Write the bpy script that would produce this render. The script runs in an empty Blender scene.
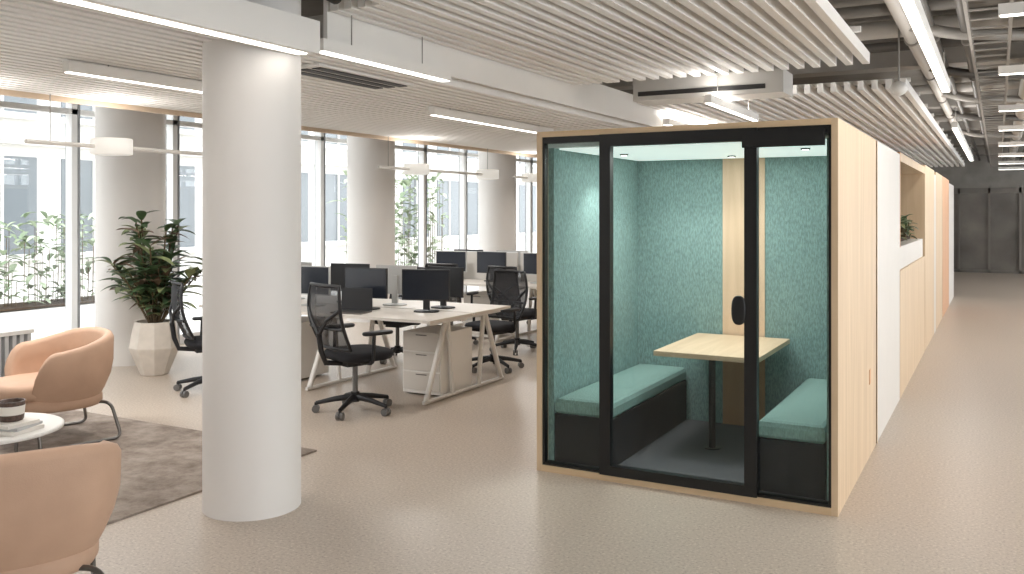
import bpy, math, random
from mathutils import Vector, Matrix
random.seed(7)
sc = bpy.context.scene
sc.view_settings.view_transform = 'Standard'
sc.view_settings.look = 'None'
sc.view_settings.exposure = 0.0

# ------------------------------------------------------------------ materials
def s2l(c):
    return tuple(((v/255.0)/12.92 if v/255.0 <= 0.04045 else ((v/255.0+0.055)/1.055)**2.4) for v in c)
def newmat(name):
    m = bpy.data.materials.new(name); m.use_nodes = True
    nt = m.node_tree
    b = nt.nodes.get('Principled BSDF')
    return m, nt, b
def plain(name, rgb, rough=0.5, metal=0.0, noise=0.0, nscale=20.0, bump=0.0, bscale=200.0, spec=0.5, stretch=None):
    m, nt, b = newmat(name)
    c = s2l(rgb)
    b.inputs['Base Color'].default_value = (*c, 1)
    b.inputs['Roughness'].default_value = rough
    b.inputs['Metallic'].default_value = metal
    b.inputs['Specular IOR Level'].default_value = spec
    tc = nt.nodes.new('ShaderNodeTexCoord')
    mp = nt.nodes.new('ShaderNodeMapping')
    nt.links.new(tc.outputs['Object'], mp.inputs['Vector'])
    if stretch: mp.inputs['Scale'].default_value = stretch
    if noise > 0:
        n = nt.nodes.new('ShaderNodeTexNoise'); n.inputs['Scale'].default_value = nscale; n.inputs['Detail'].default_value = 4
        nt.links.new(mp.outputs[0], n.inputs['Vector'])
        r = nt.nodes.new('ShaderNodeValToRGB')
        r.color_ramp.elements[0].position = 0.3; r.color_ramp.elements[1].position = 0.7
        r.color_ramp.elements[0].color = (*[v*(1-noise) for v in c], 1)
        r.color_ramp.elements[1].color = (*[min(1, v*(1+noise)) for v in c], 1)
        nt.links.new(n.outputs['Fac'], r.inputs[0]); nt.links.new(r.outputs[0], b.inputs['Base Color'])
    if bump > 0:
        n2 = nt.nodes.new('ShaderNodeTexNoise'); n2.inputs['Scale'].default_value = bscale
        nt.links.new(mp.outputs[0], n2.inputs['Vector'])
        bp = nt.nodes.new('ShaderNodeBump'); bp.inputs['Strength'].default_value = bump; bp.inputs['Distance'].default_value = 0.01
        nt.links.new(n2.outputs['Fac'], bp.inputs['Height']); nt.links.new(bp.outputs[0], b.inputs['Normal'])
    return m
def emis(name, rgb, s):
    m, nt, b = newmat(name)
    b.inputs['Base Color'].default_value = (*s2l(rgb), 1)
    b.inputs['Emission Color'].default_value = (*s2l(rgb), 1)
    b.inputs['Emission Strength'].default_value = s
    return m
def glassmat(name, refl=0.06, tint=(255,255,255)):
    m = bpy.data.materials.new(name); m.use_nodes = True
    nt = m.node_tree; nt.nodes.clear()
    o = nt.nodes.new('ShaderNodeOutputMaterial')
    t = nt.nodes.new('ShaderNodeBsdfTransparent'); t.inputs[0].default_value = (*s2l(tint), 1)
    g = nt.nodes.new('ShaderNodeBsdfGlossy'); g.inputs['Roughness'].default_value = 0.02
    mx = nt.nodes.new('ShaderNodeMixShader'); mx.inputs[0].default_value = refl
    nt.links.new(t.outputs[0], mx.inputs[1]); nt.links.new(g.outputs[0], mx.inputs[2]); nt.links.new(mx.outputs[0], o.inputs[0])
    return m
def meshmat(name, rgb, alpha=0.75):
    m = bpy.data.materials.new(name); m.use_nodes = True
    nt = m.node_tree; b = nt.nodes['Principled BSDF']
    b.inputs['Base Color'].default_value = (*s2l(rgb), 1); b.inputs['Roughness'].default_value = 0.7
    b.inputs['Alpha'].default_value = alpha
    return m
def plymat(name, rgb, axis='Z', amt=0.09):
    m, nt, b = newmat(name)
    c = s2l(rgb)
    b.inputs['Roughness'].default_value = 0.55
    tc = nt.nodes.new('ShaderNodeTexCoord'); mp = nt.nodes.new('ShaderNodeMapping')
    sc_ = {'Z': (14, 14, 0.9), 'Y': (14, 0.9, 14), 'X': (0.9, 14, 14)}[axis]
    mp.inputs['Scale'].default_value = sc_
    nt.links.new(tc.outputs['Object'], mp.inputs['Vector'])
    n = nt.nodes.new('ShaderNodeTexNoise'); n.inputs['Scale'].default_value = 1.0; n.inputs['Detail'].default_value = 6; n.inputs['Distortion'].default_value = 0.8
    nt.links.new(mp.outputs[0], n.inputs['Vector'])
    r = nt.nodes.new('ShaderNodeValToRGB')
    r.color_ramp.elements[0].position = 0.3; r.color_ramp.elements[1].position = 0.7
    r.color_ramp.elements[0].color = (c[0]*(1-amt), c[1]*(1-amt*1.3), c[2]*(1-amt*1.8), 1)
    r.color_ramp.elements[1].color = (min(1, c[0]*(1+amt)), min(1, c[1]*(1+amt)), min(1, c[2]*(1+amt)), 1)
    nt.links.new(n.outputs['Fac'], r.inputs[0]); nt.links.new(r.outputs[0], b.inputs['Base Color'])
    return m
def fabricmat(name, rgb, amt=0.12):
    m, nt, b = newmat(name)
    c = s2l(rgb)
    b.inputs['Roughness'].default_value = 0.95; b.inputs['Specular IOR Level'].default_value = 0.1
    tc = nt.nodes.new('ShaderNodeTexCoord'); mp = nt.nodes.new('ShaderNodeMapping')
    mp.inputs['Scale'].default_value = (120, 120, 34)
    nt.links.new(tc.outputs['Object'], mp.inputs['Vector'])
    n = nt.nodes.new('ShaderNodeTexNoise'); n.inputs['Scale'].default_value = 1.0; n.inputs['Detail'].default_value = 2
    nt.links.new(mp.outputs[0], n.inputs['Vector'])
    r = nt.nodes.new('ShaderNodeValToRGB')
    r.color_ramp.elements[0].position = 0.35; r.color_ramp.elements[1].position = 0.65
    r.color_ramp.elements[0].color = (*[v*(1-amt) for v in c], 1)
    r.color_ramp.elements[1].color = (*[min(1, v*(1+amt)) for v in c], 1)
    nt.links.new(n.outputs['Fac'], r.inputs[0]); nt.links.new(r.outputs[0], b.inputs['Base Color'])
    bp = nt.nodes.new('ShaderNodeBump'); bp.inputs['Strength'].default_value = 0.45; bp.inputs['Distance'].default_value = 0.003
    nt.links.new(n.outputs['Fac'], bp.inputs['Height']); nt.links.new(bp.outputs[0], b.inputs['Normal'])
    return m
def floormat():
    m, nt, b = newmat('floor_terrazzo')
    tc = nt.nodes.new('ShaderNodeTexCoord')
    n = nt.nodes.new('ShaderNodeTexNoise'); n.inputs['Scale'].default_value = 62; n.inputs['Detail'].default_value = 3; n.inputs['Roughness'].default_value = 0.7
    nt.links.new(tc.outputs['Object'], n.inputs['Vector'])
    r = nt.nodes.new('ShaderNodeValToRGB')
    e = r.color_ramp.elements
    e[0].position = 0.32; e[1].position = 0.68
    e[0].color = (*s2l((152,137,124)), 1); e[1].color = (*s2l((210,198,184)), 1)
    k = r.color_ramp.elements.new(0.45); k.color = (*s2l((182,168,154)), 1)
    k = r.color_ramp.elements.new(0.57); k.color = (*s2l((187,173,159)), 1)
    nt.links.new(n.outputs['Fac'], r.inputs[0]); nt.links.new(r.outputs[0], b.inputs['Base Color'])
    b.inputs['Roughness'].default_value = 0.36
    b.inputs['Specular IOR Level'].default_value = 0.4
    return m
def rugmat():
    m, nt, b = newmat('rug_wool')
    tc = nt.nodes.new('ShaderNodeTexCoord')
    n = nt.nodes.new('ShaderNodeTexNoise'); n.inputs['Scale'].default_value = 3.2; n.inputs['Detail'].default_value = 10; n.inputs['Roughness'].default_value = 0.75
    nt.links.new(tc.outputs['Object'], n.inputs['Vector'])
    r = nt.nodes.new('ShaderNodeValToRGB'); e = r.color_ramp.elements
    e[0].position = 0.35; e[1].position = 0.66
    e[0].color = (*s2l((116,104,95)), 1); e[1].color = (*s2l((170,159,149)), 1)
    nt.links.new(n.outputs['Fac'], r.inputs[0]); nt.links.new(r.outputs[0], b.inputs['Base Color'])
    b.inputs['Roughness'].default_value = 1.0; b.inputs['Specular IOR Level'].default_value = 0.05
    n2 = nt.nodes.new('ShaderNodeTexNoise'); n2.inputs['Scale'].default_value = 180
    bp = nt.nodes.new('ShaderNodeBump'); bp.inputs['Strength'].default_value = 0.6
    nt.links.new(n2.outputs['Fac'], bp.inputs['Height']); nt.links.new(bp.outputs[0], b.inputs['Normal'])
    return m

M = {}
M['floor'] = floormat(); M['rug'] = rugmat()
M['white'] = plain('white_paint', (230,227,222), 0.55, noise=0.015, nscale=3)
M['colwhite'] = plain('column_plaster', (229,225,221), 0.6, noise=0.012, nscale=2)
M['slat'] = plain('slat_paint', (244,241,236), 0.6, noise=0.01, nscale=2)
M['beam'] = plain('beam_paint', (186,182,176), 0.8, noise=0.05, nscale=3)
M['slab'] = plain('slab_concrete', (138,134,128), 0.9, noise=0.14, nscale=3)
M['pipe'] = plain('pipe_grey', (150,146,140), 0.5, 0.1)
M['pipedk'] = plain('pipe_dark', (92,89,85), 0.5, 0.1)
M['duct'] = plain('duct_light', (196,192,186), 0.5)
M['dark'] = plain('dark_slot', (40,38,36), 0.6)
M['ply'] = plymat('ply_birch', (204,180,150), 'Z')
M['plyin'] = plymat('ply_birch_inner', (226,194,166), 'Z')
M['plyx'] = plymat('ply_birch_top', (216,188,160), 'Y')
M['plyedge'] = plymat('ply_edge', (206,181,148), 'X', 0.12)
M['plydk'] = plymat('ply_oak_tone', (202,156,120), 'Z')
M['offwhite'] = plain('panel_offwhite', (210,204,196), 0.5, noise=0.015, nscale=4)
M['black'] = plain('black_metal', (15,16,18), 0.4)
M['blackpl'] = plain('black_plastic', (30,31,34), 0.5)
M['greypl'] = plain('silver_plastic', (188,188,186), 0.5)
M['navy'] = plain('bench_laminate', (24,26,33), 0.5, spec=0.3)
M['teal'] = fabricmat('teal_wool', (136,161,158), 0.22)
M['tealc'] = fabricmat('teal_cushion', (132,158,153), 0.14)
M['carpet'] = plain('pod_carpet', (100,100,104), 1.0, noise=0.4, nscale=140, bump=0.4, spec=0.05)
M['podceil'] = plain('pod_ceiling', (228,232,230), 0.6)
M['podglow'] = emis('pod_added_glow', (236,242,239), 0.7)  # emissive sheet added so the pod ceiling looks bright
M['glass'] = glassmat('pod_glass', 0.025, (246,251,250))
M['wglass'] = glassmat('window_glass', 0.05, (250,252,253))
M['dglass'] = plain('dark_glass', (72,70,68), 0.15)
M['fglass'] = plain('corridor_glass', (112,107,101), 0.12, noise=0.3, nscale=1.2)
M['frame'] = plain('window_frame', (230,230,229), 0.4, 0.0)
M['framedk'] = plain('window_gasket', (132,134,136), 0.5)
M['peach'] = plain('peach_leather', (194,160,136), 0.6, noise=0.04, nscale=8, bump=0.12, bscale=260, spec=0.3)
M['chrome'] = plain('grey_steel', (120,116,112), 0.3, 0.8)
M['desk'] = plain('desk_laminate', (226,219,210), 0.4, noise=0.01)
M['deskleg'] = plain('desk_leg', (232,229,224), 0.4)
M['cmesh'] = meshmat('chair_mesh', (34,34,38), 0.82)
M['cblack'] = plain('chair_plastic', (26,26,29), 0.45)
M['cseat'] = plain('chair_fabric', (30,30,34), 0.9, noise=0.1, nscale=100)
M['cgrey'] = plain('chair_base_grey', (110,108,106), 0.4, 0.2)
M['screen'] = plain('screen_dark', (38,42,50), 0.2)
M['greyscreen'] = plain('desk_divider', (204,200,194), 0.9)
M['pot'] = plain('concrete_pot', (212,203,192), 0.85, noise=0.06, nscale=12)
M['soil'] = plain('soil', (70,55,42), 1.0, noise=0.2)
M['leaf'] = plain('leaf_green', (78,102,68), 0.45, noise=0.35, nscale=14)
M['leaf2'] = plain('leaf_light', (140,150,106), 0.45, noise=0.3, nscale=14)
M['leaf3'] = plain('leaf_bronze', (132,108,92), 0.5, noise=0.25, nscale=14)
M['oleaf'] = plain('street_leaf', (130,146,118), 0.7, noise=0.25, nscale=5)
M['oleaf2'] = plain('street_leaf_light', (170,182,156), 0.7, noise=0.2, nscale=5)
M['stem'] = plain('stem', (96,80,58), 0.8)
M['facade'] = plain('facade_stone', (222,220,216), 0.8, noise=0.03)
M['facwin'] = plain('facade_window', (116,122,126), 0.2)
M['pave'] = plain('paving', (214,211,206), 0.9, noise=0.05)
M['led'] = emis('led_strip', (255,250,242), 6.0)
M['drum'] = emis('drum_shade', (240,238,232), 0.35)
M['spotglow'] = emis('downlight_lens', (255,250,240), 6.0)
M['glowtrim'] = plain('beige_glow_trim', (208,186,162), 0.6)  # warm glow of the raft edge put into the trim colour
M['paper'] = plain('paper', (225,220,212), 0.7)
M['brown'] = plain('dark_tin', (84,66,58), 0.5, noise=0.4, nscale=60)
M['bluegrey'] = plain('bluegrey_cloth', (190,190,190), 0.9)

# ------------------------------------------------------------------ builder
class MB:
    def __init__(s): s.v=[]; s.f=[]; s.m=[]; s.sm=[]; s.mats=[]
    def mi(s, k):
        if k not in s.mats: s.mats.append(k)
        return s.mats.index(k)
    def add(s, vs, fs, k, smooth=False):
        o=len(s.v); s.v += [tuple(v) for v in vs]; i=s.mi(k)
        for f in fs: s.f.append(tuple(a+o for a in f)); s.m.append(i); s.sm.append(smooth)
    def box(s, x0,x1,y0,y1,z0,z1,k, M4=None):
        vs=[Vector(p) for p in [(x0,y0,z0),(x1,y0,z0),(x1,y1,z0),(x0,y1,z0),(x0,y0,z1),(x1,y0,z1),(x1,y1,z1),(x0,y1,z1)]]
        if M4 is not None: vs=[M4@v for v in vs]
        s.add(vs,[(0,3,2,1),(4,5,6,7),(0,1,5,4),(1,2,6,5),(2,3,7,6),(3,0,4,7)],k)
    def cyl(s, p0,p1,r0,k,r1=None,seg=16,caps=True):
        r1=r0 if r1 is None else r1
        p0=Vector(p0);p1=Vector(p1);d=(p1-p0).normalized()
        a=d.orthogonal().normalized();b=d.cross(a)
        vs=[];fs=[]
        for i in range(seg):
            t=2*math.pi*i/seg; o=a*math.cos(t)+b*math.sin(t)
            vs.append(p0+o*r0); vs.append(p1+o*r1)
        for i in range(seg):
            j=(i+1)%seg; fs.append((2*i,2*j,2*j+1,2*i+1))
        s.add(vs,fs,k,True)
        if caps:
            s.add([vs[2*i] for i in range(seg)],[tuple(range(seg))[::-1]],k)
            s.add([vs[2*i+1] for i in range(seg)],[tuple(range(seg))],k)
    def tube(s, path, r, k, seg=8, closed=False, rr=None):
        P=[Vector(p) for p in path]; n=len(P); vs=[];fs=[]
        prev=None
        for i,p in enumerate(P):
            if closed: t=(P[(i+1)%n]-P[i-1]).normalized()
            else: t=(P[min(i+1,n-1)]-P[max(i-1,0)]).normalized()
            if prev is None: a=t.orthogonal().normalized()
            else:
                a=prev-t*prev.dot(t)
                a=a.normalized() if a.length>1e-6 else t.orthogonal().normalized()
            prev=a; b=t.cross(a)
            R=rr[i] if rr else r
            for j in range(seg):
                q=2*math.pi*j/seg; vs.append(p+(a*math.cos(q)+b*math.sin(q))*R)
        m=n if closed else n-1
        for i in range(m):
            for j in range(seg):
                i2=(i+1)%n; j2=(j+1)%seg
                fs.append((i*seg+j,i*seg+j2,i2*seg+j2,i2*seg+j))
        s.add(vs,fs,k,True)
        if not closed:
            s.add(vs[:seg],[tuple(range(seg))[::-1]],k); s.add(vs[-seg:],[tuple(range(seg))],k)
    def grid(s, rows, k, smooth=True, wrap=False, caps=False):
        nr=len(rows); nc=len(rows[0]); vs=[p for r in rows for p in r]; fs=[]
        for i in range(nr-1):
            for j in range(nc if wrap else nc-1):
                j2=(j+1)%nc
                fs.append((i*nc+j,i*nc+j2,(i+1)*nc+j2,(i+1)*nc+j))
        s.add(vs,fs,k,smooth)
        if caps:
            s.add(rows[0],[tuple(range(nc))[::-1]],k,smooth); s.add(rows[-1],[tuple(range(nc))],k,smooth)
    def lathe(s, prof, k, c=(0,0,0), seg=40, smooth=True):
        rows=[]
        for r,z in prof:
            rows.append([(c[0]+r*math.cos(2*math.pi*j/seg),c[1]+r*math.sin(2*math.pi*j/seg),c[2]+z) for j in range(seg)])
        s.grid(rows,k,smooth,True,True)
    def pad(s, cx,cy,sx,sy,z0,z1,k,n=4,e=0.03,seg=48,M4=None,dome=0.0):
        rows=[]; h=z1-z0
        prof=[(-e,0),(-e*0.4,e*0.25),(0,e),(0,h-e),(-e*0.3,h-e*0.3),(-e,h),(-e*3,h+dome*0.5),(-min(sx,sy)*0.42,h+dome)]
        for o,z in prof:
            r=[]
            for j in range(seg):
                t=2*math.pi*j/seg; c,q=math.cos(t),math.sin(t)
                x=(sx/2+o)*math.copysign(abs(c)**(2/n),c); y=(sy/2+o)*math.copysign(abs(q)**(2/n),q)
                p=Vector((cx+x,cy+y,z0+z)); 
                if M4 is not None: p=M4@p
                r.append(p)
            rows.append(r)
        s.grid(rows,k,True,True,True)
    def mesh(s,name):
        me=bpy.data.meshes.new(name); me.from_pydata([tuple(v) for v in s.v],[],s.f)
        for k in s.mats: me.materials.append(M[k])
        me.polygons.foreach_set('material_index',s.m); me.polygons.foreach_set('use_smooth',s.sm)
        me.update(); return me
    def obj(s,name,loc=(0,0,0),rz=0,bevel=0):
        me=s.mesh(name); o=bpy.data.objects.new(name,me); sc.collection.objects.link(o)
        o.location=loc; o.rotation_euler=(0,0,rz)
        if bevel:
            b=o.modifiers.new('bevel','BEVEL'); b.width=bevel; b.segments=2; b.limit_method='ANGLE'; b.angle_limit=math.radians(50)
        return o
def inst(src,name,loc,rz=0,scale=1):
    o=bpy.data.objects.new(name,src.data); sc.collection.objects.link(o); o.location=loc; o.rotation_euler=(0,0,rz); o.scale=(scale,)*3
    for md in src.modifiers:
        b=o.modifiers.new('bevel','BEVEL'); b.width=md.width; b.segments=2; b.limit_method='ANGLE'; b.angle_limit=md.angle_limit
    return o
def bez(pts, r=0.05, n=5):
    P=[Vector(p) for p in pts]; out=[P[0]]
    for i in range(1,len(P)-1):
        a=(P[i-1]-P[i]); b=(P[i+1]-P[i]); ra=min(r,a.length*0.49); rb=min(r,b.length*0.49)
        p0=P[i]+a.normalized()*ra; p2=P[i]+b.normalized()*rb
        for j in range(n+1):
            t=j/n; out.append(p0*(1-t)**2+P[i]*2*t*(1-t)+p2*t*t)
    out.append(P[-1]); return out

# ------------------------------------------------------------------ room shell
XW=-9.2; XR=5.0; YB=-4.0; YF=28.0; ZC=3.4
b=MB(); b.box(XW-0.1,XR+0.1,YB-0.1,YF+0.1,-0.1,0,'floor'); b.obj('floor')
b=MB(); b.box(XW-0.2,XR+0.2,YB-0.2,YF+0.2,ZC,ZC+0.2,'slab'); b.obj('ceiling')
b=MB(); b.box(XW+0.1,XR-0.1,YB-0.1,YB,0,ZC,'white'); b.obj('wall_back')
b=MB(); b.box(XW+0.1,XR-0.1,YF,YF+0.1,2.35,ZC,'slab')
b.box(XW+0.1,-4,YF,YF+0.1,0,2.35,'white'); b.obj('wall_far')
b=MB()
b.box(-4,XR-0.1,YF+0.02,YF+0.06,0,2.35,'fglass')
for i in range(12):
    x=-3.97+i*0.75; b.box(x-0.03,x+0.03,YF-0.03,YF+0.02,0,2.35,'chrome')
b.box(-4,XR-0.1,YF-0.03,YF+0.02,0,0.08,'chrome'); b.box(-4,XR-0.1,YF-0.03,YF+0.02,2.2,2.35,'chrome')
b.obj('window_far')
def winwall(name,x,inner):
    b=MB()
    y=6.5
    while y-1.4>YB: y-=1.4
    while y<YF:
        b.box(x-0.05,x+0.06,y-0.05,y+0.05,0,ZC,'frame')
        b.box(x-0.08,x-0.05,y-0.035,y+0.035,0,ZC,'framedk'); b.box(x+0.06,x+0.065,y+0.02,y+0.05,0,ZC,'framedk')
        y+=1.4
    b.box(x-0.06,x+0.06,YB,YF,0,0.12,'frame'); b.box(x-0.06,x+0.06,YB,YF,2.78,2.84,'frame'); b.box(x-0.06,x+0.06,YB,YF,3.3,ZC,'frame')
    b.box(x-0.01,x+0.01,YB,YF,0.12,3.3,'wglass')
    b.obj(name)
winwall('window_1',XW,1); winwall('window_added_light',XR,-1)  # right-hand window wall is unseen, added to let light in

def column(name,x,y,r):
    b=MB(); b.lathe([(r,0),(r,ZC)],'colwhite',seg=64); b.obj(name,(x,y,0))
column('round_column',-3.753,3.784,0.272)
for yy in (2.4,6.8,11.2,15.2,19.4,23.6): column('round_column',-8.6,yy,0.37)

# ------------------------------------------------------------------ slatted ceilings
def raft(name,x0,x1,y0,y1,z,pitch,w,h):
    b=MB(); x=x0
    while x<=x1+1e-6:
        b.box(x-w/2,x+w/2,y0,y1,z,z+h,'slat'); x+=pitch
    y=y0+0.3
    while y<y1:
        b.box(x0,x1,y-0.02,y+0.02,z+h,z+h+0.04,'slat')
        y+=1.2
    return b.obj(name)
raft('slat_ceiling_raft',-6.65,-3.55,-1.0,27.5,2.62,0.105,0.058,0.06)
raft('slat_ceiling_raft',-3.05,-0.85,1.6,7.6,2.86,0.125,0.055,0.09)
raft('slat_ceiling_raft',-3.42,-3.10,4.1,7.6,2.86,0.1,0.055,0.09)
raft('slat_ceiling_raft',-3.42,-0.75,9.2,26.0,2.86,0.125,0.055,0.09)
b=MB(); b.box(-6.74,-6.70,-1.0,27.5,2.58,2.72,'glowtrim'); b.obj('trim_1')
b=MB(); b.box(-3.475,-3.31,-1.0,3.85,2.56,2.74,'white'); b.box(-3.42,-3.36,-0.9,3.8,2.555,2.56,'led'); b.obj('trim_2')
b=MB(); b.box(-3.50,-3.47,4.1,27.5,2.66,2.95,'white'); b.obj('trim_3')
b=MB()
b.box(-4.1,-3.75,4.35,5.4,2.60,2.618,'white')
for i in range(3): b.box(-4.07+i*0.11,-4.0+i*0.11,4.4,5.35,2.594,2.60,'dark')
b.obj('slot_diffuser')
b=MB()
b.box(-4.1,-3.75,0.9,2.1,2.60,2.618,'white')
for i in range(3): b.box(-4.07+i*0.11,-4.0+i*0.11,0.95,2.05,2.594,2.60,'dark')
b.obj('slot_diffuser')

b=MB()
y=-2
while y<27:
    b.box(-9,XR-0.1,y-0.15,y+0.15,3.2,ZC,'beam'); y+=4.1
b.obj('ceiling_beams')
b=MB()
for x,r,z,k in [(-3.2,0.06,3.08,'pipe'),(-0.62,0.05,3.1,'duct'),(-0.45,0.03,3.1,'pipedk'),(-0.22,0.03,3.05,'pipedk'),(0.3,0.09,3.09,'duct'),(0.5,0.025,3.02,'pipedk'),(0.62,0.025,3.02,'pipe'),(0.85,0.05,3.05,'pipe'),(1.05,0.035,3.05,'pipedk'),(1.65,0.10,3.09,'duct'),(2.1,0.05,3.05,'pipedk'),(-7.3,0.06,3.05,'pipe')]:
    b.cyl((x,-3.5,z),(x,27.5,z),r,k)
    y=-3
    while y<27: b.cyl((x,y-0.02,z),(x,y+0.02,z),r+0.012,'pipe'); y+=2.2
for y,z,r,k in [(8.5,3.29,0.08,'duct'),(8.85,3.29,0.05,'pipedk'),(5.0,3.29,0.05,'pipedk'),(7.7,3.3,0.05,'pipe'),(9.4,3.3,0.06,'pipedk'),(12.9,3.29,0.06,'duct'),(17.0,3.29,0.06,'duct')]:
    b.cyl((-3.4,y,z),(4.8,y,z),r,k)
for i,y in enumerate((4.3,5.9,7.4,9.6,11.8,14.2,17.5)):
    b.tube(bez([(-0.6,y,3.1),(-0.3,y+0.1,3.02),(0.3,y+0.45,3.02),(0.3,y+1.2,3.07)],0.15),0.045,('pipe','pipedk')[i%2],seg=10)
b.obj('service_pipes')
b=MB()
b.box(-2.95,-1.6,7.75,8.15,2.70,2.9,'duct'); b.box(-2.9,-1.75,7.74,7.75,2.74,2.78,'dark')
for xx in (-2.8,-1.9): b.cyl((xx,7.95,2.9),(xx,7.95,ZC),0.008,'pipe',seg=6)
b.obj('fan_coil_unit')
b=MB()
for x in (-0.05,1.25):
    for s in (-0.12,0.12): b.box(x+s-0.01,x+s+0.01,-3,27,2.88,2.94,'pipe')
    y=-3
    while y<27: b.box(x-0.12,x+0.12,y-0.01,y+0.01,2.88,2.89,'pipe'); y+=0.3
b.obj('cable_tray')
b=MB()
P=[(-3.22+0.04*math.sin(i*0.7),0.8+i*0.13,2.93+0.045*math.sin(i*0.45)) for i in range(25)]
b.tube(P,0.045,'dark',seg=12)
b.obj('flexible_duct')

def ybar(name,x,y0,y1,z,w=0.04):
    b=MB(); b.box(x-w,x+w,y0,y1,z,z+0.07,'white'); b.box(x-w*0.8,x+w*0.8,y0+0.01,y1-0.01,z-0.004,z,'led')
    for yy in (y0+0.3,y1-0.3): b.cyl((x,yy,z+0.07),(x,yy,2.86),0.004,'pipe',seg=6)
    b.obj(name)
def xbar(name,y,x0,x1,z):
    b=MB(); b.box(x0,x1,y-0.03,y+0.03,z,z+0.06,'white'); b.box(x0+0.01,x1-0.01,y-0.024,y+0.024,z-0.004,z,'led')
    for xx in (x0+0.3,x1-0.3): b.cyl((xx,y,z+0.06),(xx,y,2.95),0.004,'pipe',seg=6)
    b.obj(name)
n='linear_pendant_light'
ybar(n,-0.35,3.0,7.6,2.6,0.03); ybar(n,-0.42,10.9,18.0,2.6,0.03); ybar(n,-2.15,7.4,9.1,2.6,0.03)
ybar(n,-5.02,3.5,5.2,2.54,0.03); ybar(n,-4.4,6.6,9.0,2.54,0.03); ybar(n,-3.41,3.95,5.3,2.60,0.04); ybar(n,-3.40,10,13.5,2.70)
for yy in (5.4,7.7,10.5,13.0,16.0,19.0,22.0,25.0): xbar(n,yy,0.0,2.2,2.72)
ybar(n,2.8,0,24,2.6)

def drumbar(y0,y1,drums):
    b=MB(); b.cyl((0,y0,0),(0,y1,0),0.018,'white',seg=10)
    for d in drums:
        b.lathe([(0.16,-0.06),(0.165,-0.055),(0.165,0.065),(0.16,0.07)],'drum',c=(0,d,0),seg=32)
    for yy in (y0+0.2,y1-0.2): b.cyl((0,yy,0),(0,yy,0.38),0.004,'pipe',seg=6)
    b.obj('drum_pendant_lamp',(-6.5,0,2.22))
drumbar(1.5,4.0,[2.0,3.7]); drumbar(4.2,6.6,[4.95]); drumbar(8.6,11.4,[9.4,11.2]); drumbar(12.0,15.0,[12.6]); drumbar(15.4,18.4,[15.8]); drumbar(19,22,[19.6])
b=MB(); b.cyl((0,0,0.05),(0,0,0.70),0.008,'pipe',seg=6); b.lathe([(0.01,-0.06),(0.05,-0.045),(0.075,0),(0.05,0.045),(0.01,0.06)],'white',seg=20)
b.obj('ceiling_speaker',(-0.72,8.0,2.7))

# ------------------------------------------------------------------ meeting pod
X0,X1,Y0,Y1,H=-2.636,-0.775,5.18,6.92,2.2
t=0.035
b=MB()
b.box(X0,X0+t,Y0,Y1,0.0,H,'ply'); b.box(X1-t,X1,Y0,Y1,0,H,'ply')
b.box(X0+t,X1-t,Y0,Y1,H-t,H,'plyedge'); b.box(X0+t,X1-t,Y0,Y1,0,0.04,'plyedge')
b.box(X0+t,X1-t,Y1-t,Y1,0.04,H-t,'ply')
b.box(X0+t,X0+t+0.04,Y0+0.1,Y1-t,0.04,2.1,'teal'); b.box(X1-t-0.04,X1-t,Y0+0.1,Y1-t,0.04,2.1,'teal')
bx0,bx1=X0+t+0.04,X1-t-0.04; cx=(X0+X1)/2
b.box(bx0,cx-0.16,Y1-t-0.05,Y1-t,0.04,2.1,'teal'); b.box(cx+0.16,bx1,Y1-t-0.05,Y1-t,0.04,2.1,'teal')
b.box(cx-0.16,cx+0.16,Y1-t-0.06,Y1-t,0.705,2.1,'plyin'); b.box(cx-0.16,cx+0.16,Y1-t-0.06,Y1-t,0.04,0.705,'plydk')  # one back panel, darker orange below table-top height
b.box(X0+t,X1-t,Y0+0.08,Y1-t,2.10,2.165,'podceil')
b.box(X0+t+0.06,X1-t-0.06,Y0+0.14,Y1-t-0.08,2.09,2.10,'podglow')  # added glowing sheet just below the pod ceiling
b.box(X0+t,X1-t,Y0+0.08,Y1-t,0.04,0.05,'carpet')
fz0,fz1=0.04,H-t
def fr(xa,xb,z0,z1,w=0.03,ya=Y0+0.012,yb=Y0+0.06,wb=None,wt=None):
    wb=wb or w; wt=wt or w
    b.box(xa,xa+w,ya,yb,z0,z1,'black'); b.box(xb-w,xb,ya,yb,z0,z1,'black')
    b.box(xa+w,xb-w,ya,yb,z0,z0+wb,'black'); b.box(xa+w,xb-w,ya,yb,z1-wt,z1,'black')
xl=-2.192; xr=-1.216
fr(X0+t,xl+0.02,fz0,fz1,0.016,wt=0.04); fr(xr-0.02,X1-t,fz0,fz1,0.016,wt=0.05)
fr(xl,xr,fz0,fz1,0.072,Y0-0.012,Y0+0.045,0.06,0.075)
b.box(xr-0.08,X1-t-0.03,Y0-0.035,Y0-0.012,H-0.15,H-0.06,'black')
b.box(X0+t+0.017,xl-0.0,Y0+0.03,Y0+0.038,fz0,fz1,'glass'); b.box(xr+0.0,X1-t-0.017,Y0+0.03,Y0+0.038,fz0,fz1,'glass')
b.box(xl+0.06,xr-0.06,Y0+0.012,Y0+0.02,fz0+0.05,fz1-0.05,'glass')
b.pad(0,0,0.085,0.17,0,0.03,'black',n=2.6,e=0.01,M4=Matrix.Translation((xr-0.105,Y0+0.012,1.11))@Matrix.Rotation(math.radians(90),4,'X'))
for (dx,dy) in [(-0.62,0.75),(0.62,0.75),(0,1.3)]:
    b.cyl((cx+dx,Y0+dy,2.08),(cx+dx,Y0+dy,2.09),0.03,'black',seg=24); b.cyl((cx+dx,Y0+dy,2.078),(cx+dx,Y0+dy,2.08),0.02,'spotglow',seg=24)
b.box(X1,X1+0.004,Y0+1.35,Y0+1.42,0.5,0.6,'plydk')
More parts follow.
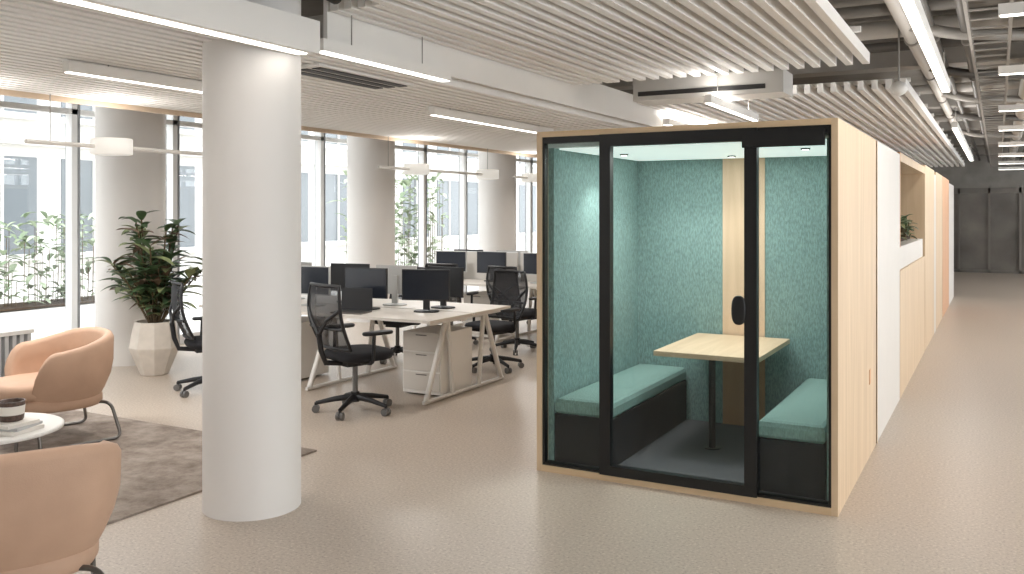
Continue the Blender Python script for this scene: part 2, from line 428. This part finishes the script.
b.obj('meeting_pod')
def bench(xa,xb):
    b=MB(); L=Y1-t-0.07-(Y0+0.1)
    ya=Y0+0.1
    b.box(xa,xb,ya,ya+L,0.052,0.36,'navy')
    e=0.03; rows=[]
    for (o,z) in [(e*0.5,0.362),(0,0.38),(0,0.43),(0.01,0.455),(e,0.465),(0.1,0.472),(0.18,0.474)]:
        r=[]
        x0,x1,y0_,y1_=xa+o,xb-o,ya+o,ya+L-o
        for (px,py) in [(x0,y0_),((x0+x1)/2,y0_),(x1,y0_),(x1,(y0_+y1_)/2),(x1,y1_),((x0+x1)/2,y1_),(x0,y1_),(x0,(y0_+y1_)/2)]: r.append((px,py,z))
        rows.append(r)
    b.grid(rows,'tealc',False,True,True)
    return b.obj('pod_bench')
bench(bx0+0.008,-2.15); bench(-1.24,bx1-0.008)
b=MB()
b.box(-0.35,0.35,0,1.02,0.705,0.74,'plyx')
b.cyl((-0.03,0.3,0.055),(-0.03,0.3,0.70),0.024,'black')
b.box(-0.2,0.2,0.18,0.95,0.69,0.705,'black'); b.cyl((-0.03,0.3,0.051),(-0.03,0.3,0.058),0.06,'black')
b.box(-0.03,0.03,0.95,1.02,0.62,0.705,'black')
b.obj('pod_table',(cx,5.78,0),bevel=0.004)

b=MB(); b.box(X0,X1,6.96,8.70,0,H,'offwhite'); b.box(X1-0.03,X1+0.004,6.96,6.985,0,H,'plyedge'); b.obj('storage_pod')
b=MB()
b.box(-1.4,X1,8.74,11.8,0,1.15,'ply'); b.box(-1.3,X1-0.02,8.8,11.75,1.15,1.36,'offwhite'); b.obj('planter_box')
b=MB()
b.box(-2.6,X1,8.72,8.77,1.361,2.22,'plydk'); b.box(-1.4,X1,8.77,11.8,2.14,2.22,'ply')
b.box(-1.40,-1.38,8.77,11.8,1.361,2.14,'dglass')
b.obj('planter_screen')
b=MB(); b.box(X0,X1,11.84,13.6,0,2.25,'ply'); b.box(X0,X1,14.0,15.7,0,2.25,'ply'); b.box(X0,X1,13.64,13.96,0,2.2,'offwhite'); b.box(X0,X1,15.75,17.8,0,2.25,'plydk'); b.box(X0,X1,17.85,19.8,0,2.2,'offwhite'); b.obj('pod_row')

# ------------------------------------------------------------------ foliage
def leaf(b,base,dirv,L,W,k,droop=0.4):
    d=Vector(dirv).normalized(); up=Vector((0,0,1)); side=d.cross(up)
    side=side.normalized() if side.length>0.1 else Vector((1,0,0))
    nrm=side.cross(d).normalized()
    rows=[]; n=6
    for i in range(n+1):
        t=i/n; p=Vector(base)+d*L*t+Vector((0,0,-droop*L*t*t)); w=W*math.sin(math.pi*min(1,t*0.93+0.07))**0.8*0.5
        rows.append([p-side*w+nrm*w*0.35,p,p+side*w+nrm*w*0.35])
    b.grid(rows,k,True)
b=MB()
b.lathe([(0.13,0),(0.14,0.01),(0.245,0.27),(0.25,0.29),(0.20,0.55),(0.18,0.55),(0.18,0.50)],'pot',seg=9,smooth=False)
b.cyl((0,0,0.49),(0,0,0.51),0.17,'soil')
rnd=random.Random(3)
for i in range(26):
    a=i*2.4; r=rnd.uniform(0.12,0.56); hh=rnd.uniform(0.2,1.22)*(1-0.3*r)
    tip=Vector((r*math.cos(a),r*math.sin(a),0.5+hh)); base=Vector((0.05*math.cos(a),0.05*math.sin(a),0.5))
    mid=(base+tip)/2+Vector((0,0,0.08))
    pth=[base*(1-q)**2+mid*2*q*(1-q)+tip*q*q for q in [j/6 for j in range(7)]]
    b.tube(pth,0.008,'stem',seg=6)
    for j in range(17):
        q=0.3+0.7*j/16; p=base*(1-q)**2+mid*2*q*(1-q)+tip*q*q
        aa=rnd.uniform(0,6.28); el=rnd.uniform(0.1,1.0)
        k=rnd.choices(['leaf','leaf2','leaf3'],[0.60,0.23,0.17])[0]
        leaf(b,p,(math.cos(aa),math.sin(aa),el),rnd.uniform(0.2,0.32),rnd.uniform(0.07,0.11),k,rnd.uniform(0.2,0.5))
b.obj('potted_croton_plant',(-7.68,6.36,0))
def bush(name,x0,x1,y0,y1,z,h,n,L=0.2,mats=('leaf','leaf','leaf2'),box=True):
    b=MB(); rr=random.Random(9)
    if box: b.box(x0,x1,y0,y1,z-0.03,z,'soil')
    for i in range(n):
        px,py=rr.uniform(x0,x1),rr.uniform(y0,y1); aa=rr.uniform(0,6.28)
        hz=rr.uniform(0,h)
        leaf(b,(px,py,z+hz),(math.cos(aa),math.sin(aa),rr.uniform(0.1,1.4)),rr.uniform(0.6,1.2)*L,L*0.35,rr.choice(mats),0.4)
        if i%4==0: b.tube([(px,py,z),(px+0.02,py,z+hz)],0.006,'stem',seg=5)
    b.obj(name)
bush('planter_plants',-1.15,-0.92,9.0,11.6,1.392,0.2,460,0.17)

b=MB(); b.box(-7.4,-4.2,1.6,4.85,0,0.012,'rug'); b.obj('area_rug')

# ------------------------------------------------------------------ tub armchair (faces +Y)
def armchair():
    b=MB(); rows=[]; N=48; A=0.41; B=0.38; ne=2.6
    for i in range(N+1):
        ph=math.radians(-128+256*i/N); s_,c_=math.sin(ph),math.cos(ph)
        a=abs(math.degrees(ph))
        zt=0.78-0.10*min(1,(a/95))**2
        endf=max(0,(a-98)/30.0)
        zt=zt-0.26*endf**2.2
        zb=0.28
        th=0.075*(1-0.25*endf)
        def pl(off,z):
            tap=0.10*max(0,1-(z-zb)/0.28)**1.6
            fl=0.02*(z-0.5)
            ax=A+off-tap+fl; ay=B+off-tap+fl
            return (ax*math.copysign(abs(s_)**(2/ne),s_),-ay*math.copysign(abs(c_)**(2/ne),c_)+0.0,z)
        pr=[]
        for f in (0,0.08,0.2,0.4,0.6,0.8,0.93): pr.append(pl(0,zb+(zt-zb)*f))
        pr.append(pl(-th*0.2,zt-0.004)); pr.append(pl(-th*0.5,zt+0.004)); pr.append(pl(-th*0.8,zt-0.004))
        for f in (0.93,0.7,0.4,0.2,0.0): pr.append(pl(-th,zb+(zt-zb)*f))
        rows.append(pr)
    b.grid(rows,'peach',True,True,True)
    b.pad(0,0.02,0.66,0.66,0.25,0.35,'peach',n=2.8,e=0.03)
    b.pad(0,0.06,0.64,0.68,0.345,0.455,'peach',n=3.0,e=0.035,dome=0.012)
    for s in (-1,1):
        P=[(s*0.24,0.26,0.27),(s*0.36,0.33,0.26),(s*0.37,0.36,0.011),(s*0.35,-0.36,0.011),(s*0.30,-0.30,0.27),(s*0.2,-0.22,0.27)]
        b.tube(bez(P,0.06,6),0.012,'chrome',seg=10)
    b.tube([(-0.24,0.26,0.26),(0.24,0.26,0.26)],0.010,'chrome'); b.tube([(-0.2,-0.22,0.265),(0.2,-0.22,0.265)],0.010,'chrome')
    return b
def rzdir(dx,dy): return math.atan2(dy,dx)-math.pi/2
ac=armchair().obj('tub_armchair',(-6.11,4.16,0.013),rzdir(-0.3,-1))
inst(ac,'tub_armchair',(-3.52,2.20,0.001),rzdir(-0.95,0.5))
b=MB(); b.lathe([(0.38,0.405),(0.40,0.41),(0.40,0.425),(0.39,0.43)],'white',seg=56)
for i in range(3):
    a=i*2.094+0.5; b.tube(bez([(0.1*math.cos(a),0.1*math.sin(a),0.40),(0.3*math.cos(a),0.3*math.sin(a),0.40),(0.34*math.cos(a),0.34*math.sin(a),0.0)],0.04),0.011,'chrome')
b.lathe([(0.11,0.37),(0.11,0.405)],'chrome')
b.obj('round_coffee_table',(-5.10,3.06,0.013))
b=MB(); z=0
for i,(w,d,h,k,r) in enumerate([(0.30,0.22,0.02,'paper',0.2),(0.28,0.21,0.015,'bluegrey',0.35),(0.26,0.2,0.018,'paper',0.1)]):
    b.box(-w/2,w/2,-d/2,d/2,z,z+h,k,Matrix.Rotation(r,4,'Z')); z+=h
b.obj('magazine_stack',(-4.93,3.08,0.444))
b=MB(); b.lathe([(0.06,0),(0.065,0.01),(0.072,0.10),(0.072,0.11),(0.064,0.11),(0.06,0.02)],'brown',seg=28)
b.lathe([(0.0675,0.035),(0.0720,0.085)],'paper',seg=28)
b.obj('candle_tin',(-4.93,3.10,0.498))

# ------------------------------------------------------------------ office chair (faces +Y)
def office_chair():
    b=MB()
    for i in range(5):
        a=math.radians(90+72*i); c,s_=math.cos(a),math.sin(a)
        b.tube([(0.03*c,0.03*s_,0.12),(0.16*c,0.16*s_,0.105),(0.31*c,0.31*s_,0.075)],0.02,'cblack',seg=8,rr=[0.028,0.022,0.016])
        n_=Vector((-s_,c,0))
        p=Vector((0.31*c,0.31*s_,0.03))
        b.cyl(p-n_*0.028,p-n_*0.006,0.03,'cgrey',seg=16); b.cyl(p+n_*0.006,p+n_*0.028,0.03,'cgrey',seg=16)
        b.cyl((0.31*c,0.31*s_,0.03),(0.31*c,0.31*s_,0.08),0.012,'cblack',seg=8)
    b.cyl((0,0,0.08),(0,0,0.16),0.035,'cblack'); b.cyl((0,0,0.16),(0,0,0.40),0.022,'cgrey')
    b.box(-0.1,0.1,-0.13,0.1,0.38,0.425,'cblack')
    b.pad(0,0.03,0.50,0.48,0.425,0.50,'cseat',n=3.4,e=0.03,dome=0.01)
    def bp(u,v):
        w=0.235*(0.86+0.16*math.sin(math.pi*min(1,v*0.8+0.12)))
        x=u*w; y=-0.22-0.10*v-0.05*math.sin(v*math.pi)+0.045*u*u
        return Vector((x,y,0.53+0.50*v))
    rows=[[bp(-1+2*j/12,i/12) for j in range(13)] for i in range(13)]
    b.grid(rows,'cmesh',True)
    loop=[bp(-1+2*j/10,0) for j in range(11)]+[bp(1,i/10) for i in range(1,11)]+[bp(1-2*j/10,1) for j in range(1,11)]+[bp(-1,1-i/10) for i in range(1,10)]
    b.tube(loop,0.014,'cblack',seg=8,closed=True)
    b.tube([bp(-1+2*j/10,0.33)+Vector((0,-0.012,0)) for j in range(11)],0.012,'cblack',seg=6)
    b.tube([(0,-0.1,0.40),(0,-0.27,0.42),(0,-0.31,0.52),(0,-0.33,0.66)],0.022,'cblack')
    b.tube([(0,-0.33,0.64),(-0.11,-0.33,0.76),tuple(bp(-0.95,0.62))],0.014,'cblack'); b.tube([(0,-0.33,0.64),(0.11,-0.33,0.76),tuple(bp(0.95,0.62))],0.014,'cblack')
    for s in (-1,1):
        b.tube(bez([(s*0.12,-0.02,0.41),(s*0.29,-0.02,0.42),(s*0.29,-0.01,0.64)],0.05),0.015,'cblack')
        b.pad(s*0.28,0.03,0.09,0.27,0.64,0.67,'cblack',n=3,e=0.012,seg=24)
    return b
oc=office_chair().obj('office_chair',(-4.76,5.98,0),rzdir(0.35,1),)
oc.scale=(1.05,1.05,1.05)
def bench_desk(W,D,n):
    b=MB()
    b.box(-W,0,0,D/2-0.015,0.715,0.74,'desk'); b.box(-W,0,D/2+0.015,D,0.715,0.74,'desk')
    b.box(-W+0.1,-0.1,D/2-0.05,D/2+0.05,0.66,0.70,'deskleg')
    for i in range(n+1):
        x=-0.08-(W-0.16)*i/n
        b.tube([(x,0.02,0.02),(x,D-0.02,0.02)],0.02,'deskleg',seg=4)
        b.tube([(x,D/2-0.35,0.70),(x,0.06,0.03)],0.026,'deskleg',seg=4)
        b.tube([(x,D/2+0.35,0.70),(x,D-0.06,0.03)],0.026,'deskleg',seg=4)
        b.box(x-0.02,x+0.02,0.1,D-0.1,0.685,0.715,'deskleg')
        b.tube([(x,D*0.28,0.70),(x,D*0.34,0.03)],0.024,'deskleg',seg=4); b.tube([(x,D*0.72,0.70),(x,D*0.66,0.03)],0.024,'deskleg',seg=4)
    return b
XD=-4.30
d1=bench_desk(2.8,1.45,2).obj('bench_desk',(XD,6.42,0))
for yy in (10.0,13.6,17.2,20.8): inst(d1,'bench_desk',(XD,yy,0))
b=MB(); b.box(-0.21,0.21,-0.27,0.27,0.02,0.58,'deskleg')
for i in range(3): b.box(-0.20,0.20,-0.278,-0.27,0.05+i*0.18,0.215+i*0.18,'offwhite'); b.box(-0.06,0.06,-0.284,-0.278,0.19+i*0.18,0.20+i*0.18,'chrome')
ped=b.obj('drawer_pedestal',(-4.63,7.05,0),bevel=0.004)
for (x,y) in [(-4.7,10.5),(-6.3,6.95),(-6.1,10.5),(-4.7,14.1)]: inst(ped,'drawer_pedestal',(x,y,0))
def monitor(k):
    b=MB(); b.box(-0.23,0.23,-0.012,0.012,0.11,0.40,k); b.box(-0.22,0.22,-0.0135,-0.012,0.122,0.39,'screen')
    b.box(-0.03,0.03,0.012,0.04,0.02,0.30,k); b.pad(0,0.03,0.24,0.18,0,0.012,k,n=3,e=0.004,seg=24); return b
mon=monitor('blackpl').obj('computer_monitor',(-4.72,6.98,0.741),rzdir(-0.35,1))
mon2=monitor('greypl').obj('computer_monitor',(-5.35,7.38,0.741),rzdir(0.1,-1))
rr=random.Random(4)
for row,yy in enumerate((6.42,10.0,13.6,17.2,20.8)):
    for i,x in enumerate((-4.75,-5.35,-6.0,-6.7)):
        if not(row==0 and i==0): inst(mon if (i+row)%2 else mon2,'computer_monitor',(x+rr.uniform(-.05,.05),yy+0.48,0.741),rzdir(rr.uniform(-.2,.2),1))
        if not(row==0 and i==1): inst(mon2 if (i+row)%2 else mon,'computer_monitor',(x+rr.uniform(-.05,.05),yy+0.98,0.741),rzdir(rr.uniform(-.2,.2),-1))
for (x,y,dx,dy) in [(-4.75,8.3,-0.2,-1),(-5.1,9.5,0.2,1),(-6.50,6.0,0.5,0.8),(-6.0,8.3,0.1,-1),(-6.1,9.6,-0.1,1),(-4.7,11.95,0,-1),(-5.9,12.0,0.2,-1),(-5.0,13.1,0,1),(-6.2,13.2,0.2,1),(-5.0,15.6,0,-1),(-6.0,16.8,0,1),(-4.9,16.8,0,1),(-5.4,19.2,0,-1),(-5.2,20.4,0,1)]:
    inst(oc,'office_chair',(x,y,0),rzdir(dx,dy))
b=MB(); b.box(-0.65,0.65,-0.015,0.015,0,0.38,'greyscreen'); b.box(-0.65,0.65,-0.017,0.017,0.38,0.39,'frame')
dv=b.obj('desk_divider',(-5.05,10.73,0.741))
for (x,y) in [(-6.4,10.73),(-5.05,14.33),(-6.4,14.33),(-5.05,17.93)]: inst(dv,'desk_divider',(x,y,0.741))
b=MB(); b.box(-0.16,0.16,-0.11,0.11,0,0.014,'chrome'); b.box(-0.16,0.16,0.11,0.12,0.01,0.22,'blackpl')
b.obj('laptop',(-5.30,6.60,0.741),0.2)
inst(oc,'office_chair',(0.72,13.6,0),rzdir(-1,-0.2)); inst(oc,'office_chair',(0.85,15.4,0),rzdir(-1,0.4))

b=MB()
b.box(-0.12,0.12,-1.2,1.2,0.42,0.46,'white')
for i in range(30): 
    y=-1.16+i*0.08; b.box(-0.10,0.10,y-0.02,y+0.02,0.0,0.42,'bluegrey')
b.obj('window_radiator',(-8.95,4.6,0))

# ------------------------------------------------------------------ exterior
b=MB(); b.box(-60,XW-0.12,-30,60,-0.2,-0.05,'pave'); b.obj('street_ground')
b=MB(); b.box(-24,-22,-20,50,-0.05,9,'facade')
for i in range(24):
    y=-16+i*2.6
    for z in (0.6,4.2): 
        b.box(-22,-21.96,y,y+1.9,z,z+2.5,'facwin'); b.box(-21.96,-21.9,y+0.92,y+0.98,z,z+2.5,'facade'); b.box(-22,-21.7,y-0.1,y+2.0,z-0.15,z,'facade')
b.box(-22,-21.6,-20,50,3.4,3.7,'facade')
b.obj('building_facade')
bush('street_hedge',-16,-15,8,12,0.0,1.6,480,0.34,('oleaf','oleaf','oleaf2'))
bush('street_shrubs',-16,-15,19.5,23.5,0.0,2.8,420,0.45,('oleaf','oleaf2','oleaf2'))

# ------------------------------------------------------------------ lights
w=bpy.data.worlds.new('World'); sc.world=w; w.use_nodes=True
bg=w.node_tree.nodes['Background']; bg.inputs[0].default_value=(0.985,0.99,1.0,1); bg.inputs[1].default_value=4.3
def area(name,loc,sx,sy,p,rot=(0,0,0),col=(1,0.975,0.945)):
    l=bpy.data.lights.new(name,'AREA'); l.shape='RECTANGLE'; l.size=sx; l.size_y=sy; l.energy=p; l.color=col
    o=bpy.data.objects.new(name,l); sc.collection.objects.link(o); o.location=loc; o.rotation_euler=rot; return o
n='strip_lamp'
UP=(math.pi,0,0)
for (x,yc,L,pd,pu,z) in [(-0.35,5.3,4.5,12,12,2.6),(-0.42,14.5,7,28,22,2.6),(-2.15,8.25,1.6,8,14,2.6),(-5.02,4.35,1.5,18,0,2.54),(-4.4,7.8,2.2,28,0,2.54),(-3.40,11.7,3.4,30,25,2.70),(2.8,8,14,50,60,2.6)]:
    area(n,(x,yc,z-0.008),0.05,L,pd)
    if pu: area(n+'_added_upfill',(x,yc,z+0.075),0.05,L,pu,UP)  # upward fill added along the pendants to brighten the ceiling
area(n,(-3.39,1.3,2.55),0.05,2.6,18)
for y in (5.4,7.7,10.5,13.0,16.0,19.0,22.0): area(n,(1.1,y,2.712),2.1,0.045,9)
for y in (3.7,4.95,9.4,12.6,15.8):
    area('drum_lamp_glow',(-6.5,y,2.15),0.28,0.28,24); area('drum_lamp_uplight',(-6.5,y,2.295),0.28,0.28,5,UP)  # upward part is fill added to lift the slat raft
area('pod_added_fill',(cx,6.0,2.07),1.2,1.0,14,col=(1,0.99,0.98))  # broad fill added to brighten the pod interior, no such fixture
for (dx,dy,e) in [(-0.62,0.75,22),(0.62,0.75,13),(0,1.3,12),(-0.45,1.25,14)]:  # last spot has no fixture, added to brighten the left wall
    l=bpy.data.lights.new('pod_spot','SPOT'); l.energy=e; l.spot_size=math.radians(110); l.spot_blend=0.8; l.shadow_soft_size=0.04; l.color=(1,0.98,0.95)
    o=bpy.data.objects.new('pod_spot',l); sc.collection.objects.link(o); o.location=(cx+dx,Y0+dy,2.06)

# ------------------------------------------------------------------ camera
cam=bpy.data.cameras.new('camera'); co=bpy.data.objects.new('camera',cam); sc.collection.objects.link(co)
co.location=(0,0,1.68); co.rotation_euler=(math.radians(90),0,math.radians(28.56))
cam.lens=31.4; cam.sensor_width=36; cam.shift_y=-0.0732; cam.clip_end=200
sc.camera=co
